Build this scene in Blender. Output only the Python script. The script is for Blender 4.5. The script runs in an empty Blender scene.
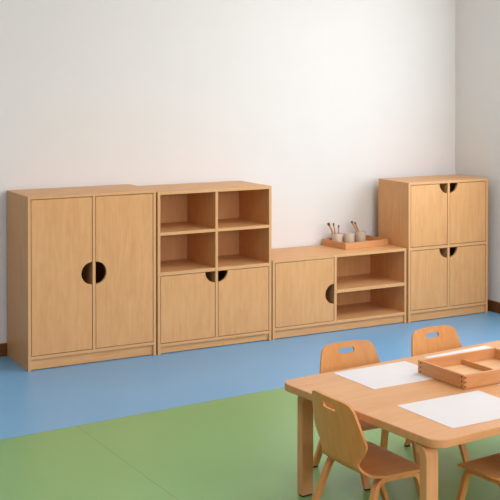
import bpy, bmesh, math, random
from mathutils import Vector, Matrix
random.seed(7)
sc = bpy.context.scene
COL = sc.collection
R = math.radians
PI = math.pi

# ------------------------------------------------------------------ materials
def new_mat(name):
    m = bpy.data.materials.new(name); m.use_nodes = True
    nt = m.node_tree; b = nt.nodes['Principled BSDF']
    return m, nt, b

def srgb(r, g, b):
    f = lambda c: (c/12.92 if c <= .04045 else ((c+.055)/1.055)**2.4)
    return (f(r/255), f(g/255), f(b/255), 1)

def wood(name, light, dark, axis='Z', rough=.45, streak=70, figure=9, contrast=.85, spec=.35, coat=0):
    m, nt, b = new_mat(name); N = nt.nodes; L = nt.links
    tc = N.new('ShaderNodeTexCoord'); oi = N.new('ShaderNodeObjectInfo')
    ad = N.new('ShaderNodeVectorMath'); ad.operation = 'MULTIPLY_ADD'
    cmb = N.new('ShaderNodeCombineXYZ')
    for k in range(3): L.new(oi.outputs['Random'], cmb.inputs[k])
    ad.inputs[1].default_value = (13.7, 9.1, 17.3)
    L.new(cmb.outputs[0], ad.inputs[0]); L.new(tc.outputs['Object'], ad.inputs[2])
    i = 'XYZ'.index(axis)
    def noise(across, along, detail, dist):
        mp = N.new('ShaderNodeMapping'); s = [across]*3; s[i] = along
        mp.inputs['Scale'].default_value = s
        L.new(ad.outputs[0], mp.inputs['Vector'])
        n = N.new('ShaderNodeTexNoise'); n.inputs['Scale'].default_value = 1
        n.inputs['Detail'].default_value = detail; n.inputs['Distortion'].default_value = dist
        L.new(mp.outputs[0], n.inputs['Vector']); return n
    n1 = noise(streak, streak*.05, 4, .3)
    n2 = noise(figure*2.2, figure*.5, 5, 1.6)
    n3 = noise(2.2, 1.2, 2, 0)
    def rng(n, lo, hi):
        mr = N.new('ShaderNodeMapRange'); mr.inputs[1].default_value = .3; mr.inputs[2].default_value = .7
        mr.inputs[3].default_value = lo; mr.inputs[4].default_value = hi
        L.new(n.outputs['Fac'], mr.inputs[0]); return mr
    a, c, d = rng(n1, 0, .4*contrast), rng(n2, 0, .42*contrast), rng(n3, 0, .22*contrast)
    s1 = N.new('ShaderNodeMath'); s1.operation = 'ADD'; L.new(a.outputs[0], s1.inputs[0]); L.new(c.outputs[0], s1.inputs[1])
    s2 = N.new('ShaderNodeMath'); s2.operation = 'ADD'; s2.use_clamp = True; L.new(s1.outputs[0], s2.inputs[0]); L.new(d.outputs[0], s2.inputs[1])
    mx = N.new('ShaderNodeMix'); mx.data_type = 'RGBA'
    mx.inputs[6].default_value = light; mx.inputs[7].default_value = dark
    L.new(s2.outputs[0], mx.inputs[0]); L.new(mx.outputs[2], b.inputs['Base Color'])
    b.inputs['Roughness'].default_value = rough
    b.inputs['Specular IOR Level'].default_value = spec
    if coat: b.inputs['Coat Weight'].default_value = coat; b.inputs['Coat Roughness'].default_value = .3
    bp = N.new('ShaderNodeBump'); bp.inputs['Strength'].default_value = .05; bp.inputs['Distance'].default_value = .001
    L.new(n1.outputs['Fac'], bp.inputs['Height']); L.new(bp.outputs[0], b.inputs['Normal'])
    return m

def ply_edge(name, axis, light, dark):
    m, nt, b = new_mat(name); N = nt.nodes; L = nt.links
    tc = N.new('ShaderNodeTexCoord'); w = N.new('ShaderNodeTexWave')
    w.bands_direction = axis; w.inputs['Scale'].default_value = 52; w.inputs['Distortion'].default_value = .6
    L.new(tc.outputs['Object'], w.inputs['Vector'])
    mx = N.new('ShaderNodeMix'); mx.data_type = 'RGBA'
    mx.inputs[6].default_value = light; mx.inputs[7].default_value = dark
    L.new(w.outputs['Fac'], mx.inputs[0]); L.new(mx.outputs[2], b.inputs['Base Color'])
    b.inputs['Roughness'].default_value = .55; b.inputs['Specular IOR Level'].default_value = .3
    return m

def plain(name, col, rough=.6, noise=0, scale=20, spec=.3, metal=0, bump=0):
    m, nt, b = new_mat(name); N = nt.nodes; L = nt.links
    b.inputs['Roughness'].default_value = rough; b.inputs['Specular IOR Level'].default_value = spec
    b.inputs['Metallic'].default_value = metal
    tc = N.new('ShaderNodeTexCoord'); n = N.new('ShaderNodeTexNoise')
    n.inputs['Scale'].default_value = scale; n.inputs['Detail'].default_value = 4
    L.new(tc.outputs['Object'], n.inputs['Vector'])
    mx = N.new('ShaderNodeMix'); mx.data_type = 'RGBA'
    mx.inputs[6].default_value = col
    mx.inputs[7].default_value = tuple(c*(1-noise) for c in col[:3])+(1,)
    L.new(n.outputs['Fac'], mx.inputs[0]); L.new(mx.outputs[2], b.inputs['Base Color'])
    if bump:
        bp = N.new('ShaderNodeBump'); bp.inputs['Strength'].default_value = bump; bp.inputs['Distance'].default_value = .002
        L.new(n.outputs['Fac'], bp.inputs['Height']); L.new(bp.outputs[0], b.inputs['Normal'])
    return m

BL, BD = srgb(222,172,120), srgb(200,145,92)
M = {}
for ax in 'XYZ': M['birch'+ax] = wood('birch_veneer_'+ax, BL, BD, ax)
M['edgeX'] = ply_edge('ply_edge_x', 'X', srgb(224,178,128), srgb(200,150,100))
M['edgeZ'] = ply_edge('ply_edge_z', 'Z', srgb(224,178,128), srgb(200,150,100))
TL, TD = srgb(214,163,116), srgb(195,140,92)
for ax in 'XYZ': M['beech'+ax] = wood('beech_'+ax, TL, TD, ax, rough=.4, streak=55, figure=5, contrast=.9)
CL, CD = srgb(224,162,102), srgb(202,134,76)
for ax in 'XYZ': M['chair'+ax] = wood('chair_ply_'+ax, CL, CD, ax, rough=.4, streak=60, figure=5)
KL, KD = srgb(214,160,108), srgb(190,130,82)
for ax in 'XYZ': M['tray'+ax] = wood('tray_wood_'+ax, KL, KD, ax, rough=.5, streak=60, figure=8)
M['endgrain'] = plain('tray_end_grain', srgb(150,98,58), .7, .3, 200)
M['traybase'] = wood('tray_base', srgb(226,184,140), srgb(208,160,114), 'X', rough=.5)
M['wall'] = plain('painted_plaster', srgb(223,222,223), .8, .03, 6, .2, bump=.03)
M['bouncewall'] = plain('unseen_wall_bounce_tint', srgb(226,176,118), .8, .03, 6, .2, bump=.03)  # tint invented for the unseen left and front walls to warm the bounce
M['ceiling'] = plain('ceiling_paint', srgb(242,234,224), .9, .02, 4, .1)
M['skirting'] = wood('skirting_wood', srgb(120,72,36), srgb(84,46,20), 'X', rough=.5)
M['paper'] = plain('drawing_paper', srgb(214,212,215), .85, .02, 40, .15)
M['ceramic'] = plain('stoneware', srgb(205,193,180), .55, .12, 30, .35)
M['handle'] = wood('brush_handle', srgb(205,160,115), srgb(175,125,82), 'Z', rough=.5)
M['ferrule'] = plain('ferrule_metal', srgb(190,180,170), .35, .1, 40, .5, .7)
M['bristle'] = plain('bristles', srgb(132,92,62), .8, .4, 300, .2)
M['frame'] = plain('window_frame_paint', srgb(235,235,232), .5, .02, 10)
M['felt'] = plain('felt_glide', srgb(60,52,44), .9, .2, 60, .1)

# floor: blue and green vinyl sheets meeting on a straight line, with a weld seam in the green
def floor_mat():
    m, nt, b = new_mat('vinyl_floor'); N = nt.nodes; L = nt.links
    tc = N.new('ShaderNodeTexCoord'); sp = N.new('ShaderNodeSeparateXYZ'); L.new(tc.outputs['Object'], sp.inputs[0])
    def math_(op, a, bb):
        n = N.new('ShaderNodeMath'); n.operation = op
        for k, v in enumerate((a, bb)):
            if v is None: continue
            if isinstance(v, (int, float)): n.inputs[k].default_value = v
            else: L.new(v, n.inputs[k])
        return n.outputs[0]
    x, y = sp.outputs[0], sp.outputs[1]
    line = math_('ADD', math_('MULTIPLY', x, .080), -1.437)
    dy = math_('SUBTRACT', y, line)
    isblue = math_('GREATER_THAN', dy, 0.0)
    n1 = N.new('ShaderNodeTexNoise'); n1.inputs['Scale'].default_value = 1.6; n1.inputs['Detail'].default_value = 6
    n2 = N.new('ShaderNodeTexNoise'); n2.inputs['Scale'].default_value = 90; n2.inputs['Detail'].default_value = 3
    for n in (n1, n2): L.new(tc.outputs['Object'], n.inputs['Vector'])
    def tone(c1, c2):
        mx = N.new('ShaderNodeMix'); mx.data_type = 'RGBA'; mx.inputs[6].default_value = c1; mx.inputs[7].default_value = c2
        f = math_('ADD', math_('MULTIPLY', n1.outputs['Fac'], .55), math_('MULTIPLY', n2.outputs['Fac'], .45))
        L.new(f, mx.inputs[0]); return mx.outputs[2]
    blue = tone(srgb(122,178,220), srgb(104,160,206)); green = tone(srgb(137,178,121), srgb(117,160,101))
    mx = N.new('ShaderNodeMix'); mx.data_type = 'RGBA'; L.new(isblue, mx.inputs[0]); L.new(green, mx.inputs[6]); L.new(blue, mx.inputs[7])
    # pale grey zone added behind the green band, outside view, to cut green bounce
    far = math_('LESS_THAN', dy, -2.75)
    m3 = N.new('ShaderNodeMix'); m3.data_type = 'RGBA'; L.new(far, m3.inputs[0]); L.new(mx.outputs[2], m3.inputs[6]); m3.inputs[7].default_value = srgb(190,172,150)
    mx = m3
    # seams
    s1 = math_('LESS_THAN', math_('ABSOLUTE', dy, None), .002)
    sx = math_('SUBTRACT', x, math_('ADD', math_('MULTIPLY', y, -.023), -.133))
    s2 = math_('MULTIPLY', math_('LESS_THAN', math_('ABSOLUTE', sx, None), .0025), math_('SUBTRACT', 1.0, isblue))
    seam = math_('MULTIPLY', math_('MAXIMUM', s1, s2), .35)
    m2 = N.new('ShaderNodeMix'); m2.data_type = 'RGBA'; L.new(seam, m2.inputs[0]); L.new(mx.outputs[2], m2.inputs[6]); m2.inputs[7].default_value = srgb(70,92,70)
    L.new(m2.outputs[2], b.inputs['Base Color'])
    b.inputs['Roughness'].default_value = .34; b.inputs['Specular IOR Level'].default_value = .5
    bp = N.new('ShaderNodeBump'); bp.inputs['Strength'].default_value = .04; bp.inputs['Distance'].default_value = .001
    L.new(n2.outputs['Fac'], bp.inputs['Height']); L.new(bp.outputs[0], b.inputs['Normal'])
    return m
M['floor'] = floor_mat()

# ------------------------------------------------------------------ object helpers
def link(name, bm, mats, parent=None, bevel=0, smooth=None, segs=2):
    me = bpy.data.meshes.new(name); bmesh.ops.recalc_face_normals(bm, faces=bm.faces)
    bm.to_mesh(me); bm.free()
    if not isinstance(mats, (list, tuple)): mats = [mats]
    for m in mats: me.materials.append(m)
    o = bpy.data.objects.new(name, me); COL.objects.link(o)
    if parent: o.parent = parent
    if bevel:
        md = o.modifiers.new('bevel', 'BEVEL'); md.width = bevel; md.segments = segs; md.limit_method = 'ANGLE'; md.angle_limit = R(40)
        md.harden_normals = False
    if smooth is not None:
        me.shade_smooth(); me.set_sharp_from_angle(angle=R(smooth))
    return o

def thing(name, label, cat, loc=(0,0,0), rz=0, group=None):
    o = bpy.data.objects.new(name, None); o.empty_display_size = .1; COL.objects.link(o)
    o.location = loc; o.rotation_euler = (0,0,rz); tag(o, label, cat, group); return o
def tag(o, label, cat, group=None):
    o['label'] = label; o['category'] = cat
    if group: o['group'] = group
def struct(name, bm, m, **k):
    o = link(name, bm, m, **k)
    if not k.get('parent'): o['kind'] = 'structure'
    return o
def copy_tree(o, parent=None):
    c = o.copy(); COL.objects.link(c)
    if parent: c.parent = parent
    for ch in list(o.children): copy_tree(ch, c)
    return c

def add_box(bm, x0, x1, y0, y1, z0, z1, mi=0, edge=None):
    """edge: dict face-normal -> material index"""
    vs = [bm.verts.new(p) for p in [(x0,y0,z0),(x1,y0,z0),(x1,y1,z0),(x0,y1,z0),(x0,y0,z1),(x1,y0,z1),(x1,y1,z1),(x0,y1,z1)]]
    F = {'-z':(3,2,1,0),'+z':(4,5,6,7),'-y':(0,1,5,4),'+x':(1,2,6,5),'+y':(2,3,7,6),'-x':(3,0,4,7)}
    for k, f in F.items():
        fc = bm.faces.new([vs[i] for i in f]); fc.material_index = (edge or {}).get(k, mi)
    return vs
def box(x0,x1,y0,y1,z0,z1,edge=None):
    bm = bmesh.new(); add_box(bm,x0,x1,y0,y1,z0,z1,0,edge); return bm

def prism_xz(pts, y0, y1, edge_mi=0):
    """outline in the XZ plane extruded along Y; the walls take edge_mi"""
    bm = bmesh.new()
    a = [bm.verts.new((x,y0,z)) for x,z in pts]; b = [bm.verts.new((x,y1,z)) for x,z in pts]
    bm.faces.new(a); bm.faces.new(b[::-1])
    n = len(pts)
    for i in range(n):
        f = bm.faces.new((a[i],b[i],b[(i+1)%n],a[(i+1)%n])); f.material_index = edge_mi
    return bm
def prism_xy(pts, z0, z1):
    bm = bmesh.new()
    a = [bm.verts.new((x,y,z0)) for x,y in pts]; b = [bm.verts.new((x,y,z1)) for x,y in pts]
    bm.faces.new(a[::-1]); bm.faces.new(b); n = len(pts)
    for i in range(n): bm.faces.new((a[i],a[(i+1)%n],b[(i+1)%n],b[i]))
    return bm
def arc(cx, cy, r, a0, a1, n):
    return [(cx+r*math.cos(R(a0+(a1-a0)*k/n)), cy+r*math.sin(R(a0+(a1-a0)*k/n))) for k in range(n+1)]
def round_rect(x0,x1,y0,y1,r,n=10):
    return (arc(x1-r,y0+r,r,-90,0,n)+arc(x1-r,y1-r,r,0,90,n)+arc(x0+r,y1-r,r,90,180,n)+arc(x0+r,y0+r,r,180,270,n))
def rect_sweep(pts, hw, ht, wdir=Vector((1,0,0))):
    """rectangular section swept along pts; hw half width along wdir, ht half thickness across"""
    bm = bmesh.new(); rings = []
    P = [Vector(p) for p in pts]
    for i, p in enumerate(P):
        t = (P[min(i+1,len(P)-1)]-P[max(i-1,0)]).normalized()
        w = (wdir - t*wdir.dot(t)).normalized(); n = t.cross(w)
        rings.append([bm.verts.new(p+w*a*hw+n*b*ht) for a,b in ((-1,-1),(1,-1),(1,1),(-1,1))])
    for r0, r1 in zip(rings, rings[1:]):
        for k in range(4): bm.faces.new((r0[k],r0[(k+1)%4],r1[(k+1)%4],r1[k]))
    bm.faces.new(rings[0][::-1]); bm.faces.new(rings[-1]); return bm
def lathe(prof, n=32):
    bm = bmesh.new(); rings = []
    for r, z in prof:
        if r < 1e-6: rings.append([bm.verts.new((0,0,z))])
        else: rings.append([bm.verts.new((r*math.cos(2*PI*k/n), r*math.sin(2*PI*k/n), z)) for k in range(n)])
    for a, b in zip(rings, rings[1:]):
        for k in range(n):
            k2 = (k+1)%n
            if len(a) == 1 and len(b) == 1: continue
            if len(a) == 1: bm.faces.new((a[0], b[k], b[k2]))
            elif len(b) == 1: bm.faces.new((a[k], a[k2], b[0]))
            else: bm.faces.new((a[k], a[k2], b[k2], b[k]))
    return bm

# ------------------------------------------------------------------ the room
WX, WY = 3.435, .06           # right wall, back wall (inner faces)
LX, FY, H = -6.5, -9.0, 2.9   # left wall, front wall, ceiling
T = .12
struct('floor', box(LX-T,WX+T,FY-T,WY+T,-.05,0), M['floor'])
struct('wall_back', box(LX-T,WX+T,WY,WY+T,0,H), M['wall'])
struct('wall_left', box(LX-T,LX,FY-T,WY,0,H), M['bouncewall'])
struct('ceiling', box(LX-T,WX+T,FY-T,WY+T,H,H+.1), M['ceiling'])
# right wall with one long window well outside the frame
RW = (-3.3,-.95,.85,2.6)       # y0,y1,z0,z1
bm = bmesh.new()
add_box(bm,WX,WX+T,FY-T,RW[0],0,H); add_box(bm,WX,WX+T,RW[1],WY,0,H)
add_box(bm,WX,WX+T,RW[0],RW[1],0,RW[2]); add_box(bm,WX,WX+T,RW[0],RW[1],RW[3],H)
struct('wall_right', bm, M['wall'])
# front wall (behind the camera) with a wide window
FW = (-1.6,3.0,1.45,2.75)
bm = bmesh.new()
add_box(bm,LX,FW[0],FY-T,FY,0,H); add_box(bm,FW[1],WX,FY-T,FY,0,H)
add_box(bm,FW[0],FW[1],FY-T,FY,0,FW[2]); add_box(bm,FW[0],FW[1],FY-T,FY,FW[3],H)
struct('wall_front', bm, M['bouncewall'])
bm = bmesh.new()
for k in range(5):
    y = RW[0]+(RW[1]-RW[0])*k/4; add_box(bm,WX+.03,WX+.08,y-.025,y+.025,RW[2],RW[3])
for z in (RW[2]+.025,RW[3]-.025): add_box(bm,WX+.03,WX+.08,RW[0],RW[1],z-.025,z+.025)
struct('window_1', bm, M['frame'])
bm = bmesh.new()
for k in range(6):
    x = FW[0]+(FW[1]-FW[0])*k/5; add_box(bm,x-.025,x+.025,FY-.08,FY-.03,FW[2],FW[3])
for z in (FW[2]+.025,FW[3]-.025): add_box(bm,FW[0],FW[1],FY-.08,FY-.03,z-.025,z+.025)
struct('window_2', bm, M['frame'])
struct('baseboard_back', box(LX,WX,WY-.013,WY,0,.078), M['skirting'], bevel=.003)
struct('baseboard_right', box(WX-.013,WX,FY,WY-.013,0,.078), M['skirting'], bevel=.003)
struct('baseboard_left', box(LX,LX+.013,FY,WY-.013,0,.078), M['skirting'], bevel=.003)

# ------------------------------------------------------------------ cabinets (built in world x; fronts at y = yf)
TH = .018; YB = .045; G = .0035; HR = .066
EX = {'-y':1}
def panel_v(name, x0,x1,yf,z0,z1, p, y1=None):
    y1 = YB if y1 is None else y1
    return link(name, box(x0,x1,yf,y1,z0,z1,EX), [M['birchZ'],M['edgeX']], p, bevel=.0012)
def panel_h(name, x0,x1,yf,z0,z1, p, y1=None):
    y1 = YB if y1 is None else y1
    return link(name, box(x0,x1,yf,y1,z0,z1,{'-y':1}), [M['birchX'],M['edgeZ']], p, bevel=.0012)
def door(x0,x1,z0,z1,yf,p, notch=None):
    """notch: ('right'|'left', zc) half disc on a side edge; ('topright'|'topleft',) quarter disc at a top corner"""
    x0 += G; x1 -= G; z0 += G; z1 -= G
    if notch is None: pts = [(x0,z0),(x1,z0),(x1,z1),(x0,z1)]
    elif notch[0] == 'right':
        pts = [(x0,z0),(x1,z0)]+arc(x1,notch[1],HR,270,90,24)+[(x1,z1),(x0,z1)]
    elif notch[0] == 'left':
        pts = [(x0,z0),(x1,z0),(x1,z1),(x0,z1)]+arc(x0,notch[1],HR,90,-90,24)
    elif notch[0] == 'topright':
        pts = [(x0,z0),(x1,z0)]+arc(x1,z1,HR,270,180,14)+[(x0,z1)]
    else:
        pts = [(x0,z0),(x1,z0),(x1,z1)]+arc(x0,z1,HR,0,-90,14)
    return link('door', prism_xz(pts, yf+.001, yf+.001+TH, 1), [M['birchZ'],M['edgeX']], p, bevel=.001)
def cabinet(label, x0, x1, yf, h, zb):
    """carcass: sides to the floor, top, bottom, back, recessed plinth"""
    c = thing('storage_cabinet', label, 'cabinet', (0,0,0))
    panel_v('side_panel', x0, x0+TH, yf, 0, h-TH, c); panel_v('side_panel', x1-TH, x1, yf, 0, h-TH, c)
    panel_h('top_panel', x0, x1, yf, h-TH, h, c)
    panel_h('bottom_panel', x0+TH, x1-TH, yf+.0005, zb-TH, zb, c, YB-.01)
    link('back_panel', box(x0+TH,x1-TH,YB-.009,YB-.001,zb,h-TH), M['birchZ'], c)
    link('plinth', box(x0+TH,x1-TH,yf+.012,yf+.030,.004,zb-TH), M['birchX'], c, bevel=.001)
    return c
def settle(c, x, y):
    """move the thing's origin to the middle of its footprint"""
    c.location = (x,y,0)
    for ch in c.children: ch.data.transform(Matrix.Translation((-x,-y,0)))

# tall two-door cupboard, far left
x0,x1,yf,h,zb = .004,.803,-.365,1.002,.082
c = cabinet('tall plywood cupboard with two full-height doors and a round finger hole, leftmost', x0,x1,yf,h,zb)
panel_v('divider', .396,.414,yf,zb,h-TH,c, YB-.01)
door(x0+TH,.396,zb,h-TH,yf,c,('right',.532)); door(.414,x1-TH,zb,h-TH,yf,c,('left',.532))
settle(c,.40,-.16)
# tall cabinet with four open cubbies over two doors
x0,x1,yf,h,zb = .811,1.605,-.370,.988,.064
c = cabinet('plywood cabinet with four open cubbyholes above two short doors, second from the left', x0,x1,yf,h,zb)
panel_v('divider', 1.203,1.221,yf,zb,h-TH,c, YB-.01)
for a,b in ((x0+TH,1.203),(1.221,x1-TH)):
    panel_h('shelf', a,b,yf+.0005,.722,.741,c,YB-.01); panel_h('shelf', a,b,yf+.0005,.477,.498,c,YB-.01)
door(x0+TH,1.203,zb,.477,yf,c,('topright',)); door(1.221,x1-TH,zb,.477,yf,c,('topleft',))
settle(c,1.208,-.16)
# low sideboard
x0,x1,yf,h,zb = 1.612,2.668,-.372,.511,.074
c = cabinet('low plywood sideboard with one door and two open shelves, holding the cup tray', x0,x1,yf,h,zb)
panel_v('divider', 2.081,2.100,yf,zb,h-TH,c, YB-.01)
panel_h('shelf', 2.100,x1-TH,yf+.0005,.256,.278,c,YB-.01)
door(x0+TH,2.081,zb,h-TH,yf,c,('right',.254))
settle(c,2.144,-.16)
# four-door cabinet in the corner
YB = -.03
x0,x1,yf,h,zb = 2.673,3.371,-.386,.960,.079
c = cabinet('tall plywood cabinet with four small doors, in the right-hand corner of the room', x0,x1,yf,h,zb)
panel_v('divider', 3.009,3.028,yf,zb,h-TH,c, YB-.01)
for a,b in ((x0+TH,3.009),(3.028,x1-TH)): panel_h('shelf', a,b,yf+.0005,.492,.513,c,YB-.01)
for z0,z1 in ((zb,.492),(.513,h-TH)):
    door(x0+TH,3.009,z0,z1,yf,c,('topright',)); door(3.028,x1-TH,z0,z1,yf,c,('topleft',))
settle(c,3.039,-.165)

# ------------------------------------------------------------------ trays
def tray(label, loc, rz, w, d, h, t, joints, div=None):
    """box tray: origin at its front-left bottom corner, x along its length, y to the back"""
    p = thing('wooden_tray', label, 'tray', loc, rz)
    link('base', box(t,w-t,t,d-t,.003,.009), M['traybase'], p)
    def wall(x0,x1,y0,y1,ax,jb):
        bm = box(x0,x1,y0,y1,0,h)
        for b in jb: add_box(bm,*b,1)
        return link('side', bm, [M['tray'+ax],M['endgrain']], p, bevel=.0012)
    jl, jf, jb = [], [], []
    if joints:
        n = 3
        for k in range(n):
            z0 = h*(k+.25)/n; z1 = h*(k+.72)/n
            jf.append((-.0004,.0105,-.0004,.001,z0,z1))          # ends shown on the front face, left corner
            jl.append((-.0004,.001,.002,.0095,z0,z1)); jl.append((-.0004,.001,d-.0105,d-.002,z0,z1))
    wall(0,w,0,t,'X',jf); wall(0,w,d-t,d,'X',[]); wall(0,t,t,d-t,'Y',[(a,b,max(c,t+.0005),max(e,t+.0085),f,g) if c<.1 else (a,b,c-t,e-t,f,g) for a,b,c,e,f,g in jl]); wall(w-t,w,t,d-t,'Y',[])
    if div: link('divider', box(div,div+.010,t,d-t,.009,h*.55), M['trayY'], p, bevel=.001)
    return p
cab3z = .511
tray('shallow wooden tray holding three cups, on top of the low sideboard', (2.264,-.228,cab3z+.0004), R(4.5), .376, .262, .043, .011, False)

def cup(label, x, y):
    o = link('stoneware_cup', lathe([(0,0),(.033,0),(.0365,.003),(.038,.070),(.037,.072),(.035,.070),(.0335,.008),(0,.007)],40), M['ceramic'], smooth=50)
    o.location = (x,y,cab3z+.0099); tag(o,label,'cup','stoneware cups on the sideboard tray'); return o
CUPS = [(2.332,-.018),(2.413,-.048),(2.524,-.026)]
cup('grey-beige stoneware cup with three paintbrushes, left of the three on the tray', *CUPS[0])
cup('empty grey-beige stoneware cup, the middle one of the three on the tray', *CUPS[1])
cup('grey-beige stoneware cup with two paintbrushes, right of the three on the tray', *CUPS[2])

def brush(label, base, tip, hl, thick, bm_, group):
    b = Vector(base); d = Vector(tip)-b; L = d.length
    p = thing('paintbrush', label, 'paintbrush', base, 0, group)
    p.rotation_mode = 'QUATERNION'; p.rotation_quaternion = Vector((0,0,1)).rotation_difference(d)
    r = thick; a = L-hl
    link('handle', lathe([(0,0),(r*.5,.002),(r*.75,a*.3),(r*1.05,a*.75),(r*.9,a),(0,a)],14), M['handle'], p, smooth=50)
    link('ferrule', lathe([(0,a-.002),(r*1.0,a-.002),(r*1.1,a+hl*.35),(0,a+hl*.35)],14), M['ferrule'], p, smooth=40)
    link('bristles', lathe([(0,a+hl*.33),(r*1.1,a+hl*.33),(r*bm_,a+hl*.7),(r*bm_*.75,a+hl*.93),(r*.2,L),(0,L)],14), M['bristle'], p, smooth=60)
GB = 'paintbrushes in the cups'
cx,cy = CUPS[0]; zb = cab3z+.018
brush('paintbrush with the broadest dark head, leaning left in the left-hand cup', (cx+.008,cy+.003,zb),(cx-.066,cy+.013,cab3z+.158),.036,.0065,1.6,GB)
brush('thin paintbrush in the left-hand cup, between its two neighbours', (cx+.006,cy+.016,zb),(cx-.014,cy+.026,cab3z+.152),.030,.0045,1.35,GB)
brush('short paintbrush standing nearly upright in the left-hand cup, its rightmost', (cx-.004,cy-.016,zb),(cx+.008,cy-.008,cab3z+.140),.026,.0048,1.3,GB)
cx,cy = CUPS[2]
brush('thick wooden paintbrush leaning left in the right-hand cup, the outer of its two', (cx+.012,cy-.004,zb),(cx-.072,cy+.008,cab3z+.160),.022,.0068,1.15,GB)
brush('slimmer dark paintbrush in the right-hand cup, tucked against the thicker one', (cx+.018,cy+.004,zb),(cx-.036,cy+.022,cab3z+.150),.028,.0050,1.2,GB)

# ------------------------------------------------------------------ table
TA = .0935; TZ = .464; TW, TDp = 1.62, .914
tbl = thing('activity_table', 'low rectangular wooden table with rounded corners and bent legs', 'table', (.389,-3.611,0), TA)
link('table_top', prism_xy(round_rect(0,TW,0,TDp,.058,12), TZ-.030, TZ), M['beechX'], tbl, bevel=.003, smooth=40)
def table_leg(x, y, sy, hw=.028):
    """bent laminate: post, bend and short arm under the top running towards the middle (sy)"""
    ht, r = .018, .030
    zt = TZ-.030-ht
    pts = [(x,y,.006),(x,y,.15),(x,y,zt-r)]
    for k in range(1,9):
        a = PI/2*k/8; pts.append((x, y+sy*r*(1-math.cos(a)), zt-r+r*math.sin(a)))
    pts.append((x,y+sy*.036,zt))
    o = link('leg', rect_sweep(pts,hw,ht), M['beechZ'], tbl, bevel=.003)
    link('foot_glide', box(x-hw+.004,x+hw-.004,y-ht+.004,y+ht-.004,0,.0062), M['felt'], o)
table_leg(.035,.075,1); table_leg(.092,TDp-.055,-1); table_leg(TW-.075,.062,1); table_leg(TW-.075,TDp-.062,-1)

U = Vector((math.cos(TA),math.sin(TA),0)); V = Vector((-math.sin(TA),math.cos(TA),0))
def sheet(label, x, y, w, d, rz):
    """paper: (x,y) is the back-left corner"""
    bm = bmesh.new(); nx, ny = 12, 9; th = .0007
    def z(i,j,top): return (th if top else 0)
    g = [[[bm.verts.new((w*i/nx, -d*j/ny, z(i,j,t))) for j in range(ny+1)] for i in range(nx+1)] for t in (0,1)]
    for t in (0,1):
        for i in range(nx):
            for j in range(ny):
                q = (g[t][i][j],g[t][i+1][j],g[t][i+1][j+1],g[t][i][j+1]); bm.faces.new(q if t else q[::-1])
    ring = [(i,0) for i in range(nx)]+[(nx,j) for j in range(ny)]+[(i,ny) for i in range(nx,0,-1)]+[(0,j) for j in range(ny,0,-1)]
    for (a,b),(c_,d_) in zip(ring, ring[1:]+ring[:1]): bm.faces.new((g[0][a][b],g[0][c_][d_],g[1][c_][d_],g[1][a][b]))
    o = link('paper_sheet', bm, M['paper']); o.location = (x,y,TZ+.0003); o.rotation_euler = (0,0,rz)
    tag(o,label,'paper','white drawing sheets on the table'); return o
sheet('blank white sheet at the back left of the table, left of the wooden tray', .562,-2.702,.378,.283,.035)
sheet('large blank white sheet at the front of the table, nearest the viewer', .519,-3.206,.40,.315,.03)
sheet('white sheet mostly hidden behind the wooden tray, only a strip showing', 1.052,-2.672,.378,.283,.095)
sheet('white sheet right of the tray front, only its corner in view at the right edge', 1.044,-3.162,.378,.283,.085)
tray('wooden sorting tray with finger joints and an inner divider, on the table', (.880,-3.158,TZ+.0015), .035, .425, .287, .054, .012, True, .228)

# ------------------------------------------------------------------ chairs
SEAT_Z = .245
def catmull(pts, n=6):
    out = []
    P = [pts[0]]+pts+[pts[-1]]
    for i in range(1,len(P)-2):
        p0,p1,p2,p3 = P[i-1],P[i],P[i+1],P[i+2]
        for k in range(n):
            t = k/n
            out.append(tuple(.5*((2*b)+(-a+c_)*t+(2*a-5*b+4*c_-d_)*t*t+(-a+3*b-3*c_+d_)*t**3) for a,b,c_,d_ in zip(p0,p1,p2,p3)))
    out.append(pts[-1]); return out
SPLIT = .300
S_A, BR, ANG = .235, .05, R(78)
S_B = S_A+BR*ANG
def profile(s):
    """(y, z, ny, nz) of the middle of the shell at arc length s from the seat front"""
    if s < S_A:
        return (.13-s, SEAT_Z, 0, 1)
    if s < S_B:
        a = (s-S_A)/BR
        return (.13-S_A-BR*math.sin(a), SEAT_Z+BR-BR*math.cos(a), math.sin(a), math.cos(a))
    a = ANG; e = s-S_B
    return (.13-S_A-BR*math.sin(a)-e*math.cos(a), SEAT_Z+BR-BR*math.cos(a)+e*math.sin(a), math.sin(a), math.cos(a))
def shell_map(x, s, off):
    y,z,ny,nz = profile(s)
    w = min(1,max(0,(s-.25)/.10)); w = w*w*(3-2*w)
    y += w*.85*x*x                                   # the back is hollowed in plan
    z += (1-w)*.25*x*x*min(1,max(0,(s-.02)/.1))      # the seat is very slightly dished
    if s < .035: z -= .010*((.035-s)/.035)**2
    return (x, y+ny*off, z+nz*off)
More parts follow.
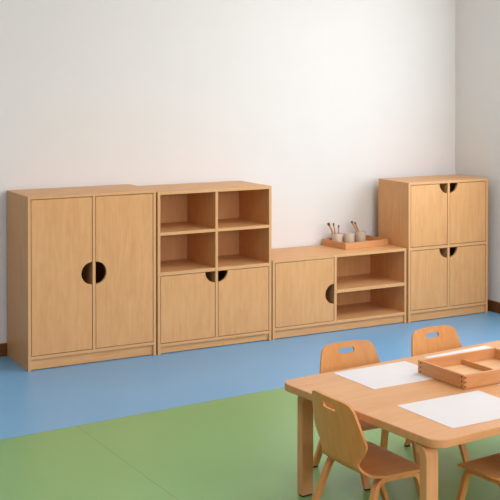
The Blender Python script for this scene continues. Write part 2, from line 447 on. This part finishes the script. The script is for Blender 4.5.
def shell_part(name, half, s_cuts, hole=None, parent=None, mats=None):
    """half: right-hand outline [(x,s)...]; closed by mirroring"""
    out = half+[(-x,s) for x,s in half[::-1] if x > 1e-6]
    bm = bmesh.new()
    def loop(pts):
        vs = [bm.verts.new((x,s,0)) for x,s in pts]
        return [bm.edges.new((vs[i],vs[(i+1)%len(vs)])) for i in range(len(vs))]
    ed = loop(out)
    if hole: ed += loop(hole)
    bmesh.ops.triangle_fill(bm, use_beauty=True, use_dissolve=False, edges=ed)
    for s in s_cuts:
        bmesh.ops.bisect_plane(bm, geom=bm.verts[:]+bm.edges[:]+bm.faces[:], plane_co=(0,s,0), plane_no=(0,1,0), dist=1e-6)
    for k in range(-9,10):
        bmesh.ops.bisect_plane(bm, geom=bm.verts[:]+bm.edges[:]+bm.faces[:], plane_co=(k*.022+.0007,0,0), plane_no=(1,0,0), dist=1e-6)
    bmesh.ops.remove_doubles(bm, verts=bm.verts[:], dist=2e-4)
    flat = [v.co.copy() for v in bm.verts]; bm.verts.index_update()
    faces = [[v.index for v in f.verts] for f in bm.faces]
    bound = [(e.verts[0].index,e.verts[1].index) for e in bm.edges if e.is_boundary]
    bm.free()
    b2 = bmesh.new(); T2 = .0045
    top = [b2.verts.new(shell_map(c.x,c.y,T2)) for c in flat]; bot = [b2.verts.new(shell_map(c.x,c.y,-T2)) for c in flat]
    for f in faces:
        b2.faces.new([top[i] for i in f]); b2.faces.new([bot[i] for i in f[::-1]])
    for a,b in bound:
        f = b2.faces.new((top[a],top[b],bot[b],bot[a])); f.material_index = 1
    return link(name, b2, mats, parent, smooth=38)
def make_chair(label, group):
    t = thing('childrens_chair', label, 'chair', (0,0,0), 0, group)
    full = catmull([(.0,0),(.10,0),(.15,.001),(.168,.006),(.178,.018),(.184,.05),(.190,.10),(.194,.14),(.196,.17),(.194,.20),(.184,.224),(.165,.248),(.142,.270),(.124,.288),(.118,.300),
                    (.122,.313),(.136,.334),(.153,.356),(.165,.376),(.168,.392),(.164,.410),(.155,.445),(.144,.487),(.136,.512),(.125,.527),(.108,.5355),(.08,.5395),(.04,.5405),(0,.541)],5)
    lo = [p for p in full if p[1] <= SPLIT-.0005]; up = [p for p in full if p[1] >= SPLIT+.0005]
    lo = [(max(0,x),s) for x,s in lo]; up = [(max(0,x),s) for x,s in up]
    xs = .1178
    mats = [M['chairY'],M['chairX']]
    shell_part('seat', lo+[(xs,SPLIT),(.0,SPLIT)], [.01,.02,.035,.06,.1,.15,.2,.235,.242,.249,.256,.263,.270,.277,.284,.291], None, t, [M['chairY'],M['chairX']])
    hole = round_rect(-.041,.041,.4915,.5145,.0114,6)
    shell_part('backrest', [(0,SPLIT),(xs,SPLIT)]+up, [.303,.306,.315,.33,.35,.38,.41,.44,.46,.48,.525], hole, t, [M['chairZ'],M['chairX']])
    zr = SEAT_Z-.0045-.009-.0005
    for sx in (-1,1):
        for fy, by in ((.168,.088),(-.165,-.088)):
            sg = 1 if fy > 0 else -1
            pts = [Vector((0,0,zr)),Vector((0,sg*.05,zr))]
            foot = Vector((0,fy,.009)); knee = Vector((0,by,zr)); dd = (foot-knee).normalized()
            a = knee-Vector((0,sg*.03,0)); b = knee+dd*.03
            for k in range(0,9):
                q = k/8; pts.append(a*(1-q)**2+knee*2*q*(1-q)+b*q*q)
            pts += [knee.lerp(foot,.55), foot]
            for p in pts: p.x = sx*(.148+(-.012 if sg > 0 else .034)*(1-p.z/zr))
            bm = rect_sweep(pts,.0145,.009)
            for v in bm.verts:
                if v.co.z < .025: v.co.z = .006
            lg = link('leg', bm, M['chairZ'], t, bevel=.002)
            f = pts[-1]
            link('foot_glide', box(f.x-.0115,f.x+.0115,f.y-.0075,f.y+.0075,0,.0062), M['felt'], lg)
    return t
GC = 'childrens chairs around the table'
ch = make_chair('wooden child chair at the left end of the table, its back turned to the viewer', GC)
def place(c, x, y, rz): c.location = (x,y,0); c.rotation_euler = (0,0,rz)
place(ch, .465,-3.128,R(-89))
for lab,x,y,rz in (('wooden child chair behind the table, the left of the two on the far side',.789,-2.652,R(180)),
                   ('wooden child chair behind the table, right of the other far-side chair',1.322,-2.602,R(186)),
                   ('wooden child chair at the near side of the table, cut off at lower right',.904,-3.416,R(5.5))):
    k = copy_tree(ch); k['label'] = lab; place(k,x,y,rz)

# ------------------------------------------------------------------ light
P_R, P_F, P_C, LC = 95, 222, 35, (.97,.982,1.03)
def area(name, loc, rot, sx, sy, power, col):
    l = bpy.data.lights.new(name,'AREA'); l.shape = 'RECTANGLE'; l.size = sx; l.size_y = sy; l.energy = power; l.color = col
    o = bpy.data.objects.new(name,l); COL.objects.link(o); o.location = loc; o.rotation_euler = rot; return o
area('front_window_daylight', ((FW[0]+FW[1])/2, FY-.02, (FW[2]+FW[3])/2), (R(90),0,0), FW[1]-FW[0], FW[3]-FW[2], P_F, LC)
area('right_window_daylight', (WX+.01, (RW[0]+RW[1])/2, (RW[2]+RW[3])/2), (R(90),0,R(90)), RW[1]-RW[0], RW[3]-RW[2], P_R, LC)
for nm,x,y in (('ceiling_lamp',2.2,-2.6),('ceiling_lamp',2.0,-5.2),('ceiling_lamp',-1.5,-3.0)):
    area(nm,(x,y,H-.03),(0,0,0),1.2,1.2,P_C,LC)
w = bpy.data.worlds.new('sky'); sc.world = w; w.use_nodes = True
bg = w.node_tree.nodes['Background']; bg.inputs[0].default_value = (.9,.95,1,1); bg.inputs[1].default_value = .6

# ------------------------------------------------------------------ camera
cd = bpy.data.cameras.new('camera'); cam = bpy.data.objects.new('camera', cd); COL.objects.link(cam)
cam.location = (-1.9912,-6.6456,1.7054); cam.rotation_euler = (PI/2-.0151,0,-.5013)
cd.sensor_width = 36; cd.sensor_fit = 'HORIZONTAL'; cd.lens = 1135.01/500*36; cd.shift_y = -(250-90.663)/500; cd.clip_start = .05
sc.camera = cam
vs = sc.view_settings; vs.view_transform = 'Standard'; vs.look = 'None'; vs.exposure = -0.57; vs.gamma = 1; vs.use_curve_mapping = False
sc.cycles.max_bounces = 8; sc.cycles.diffuse_bounces = 6
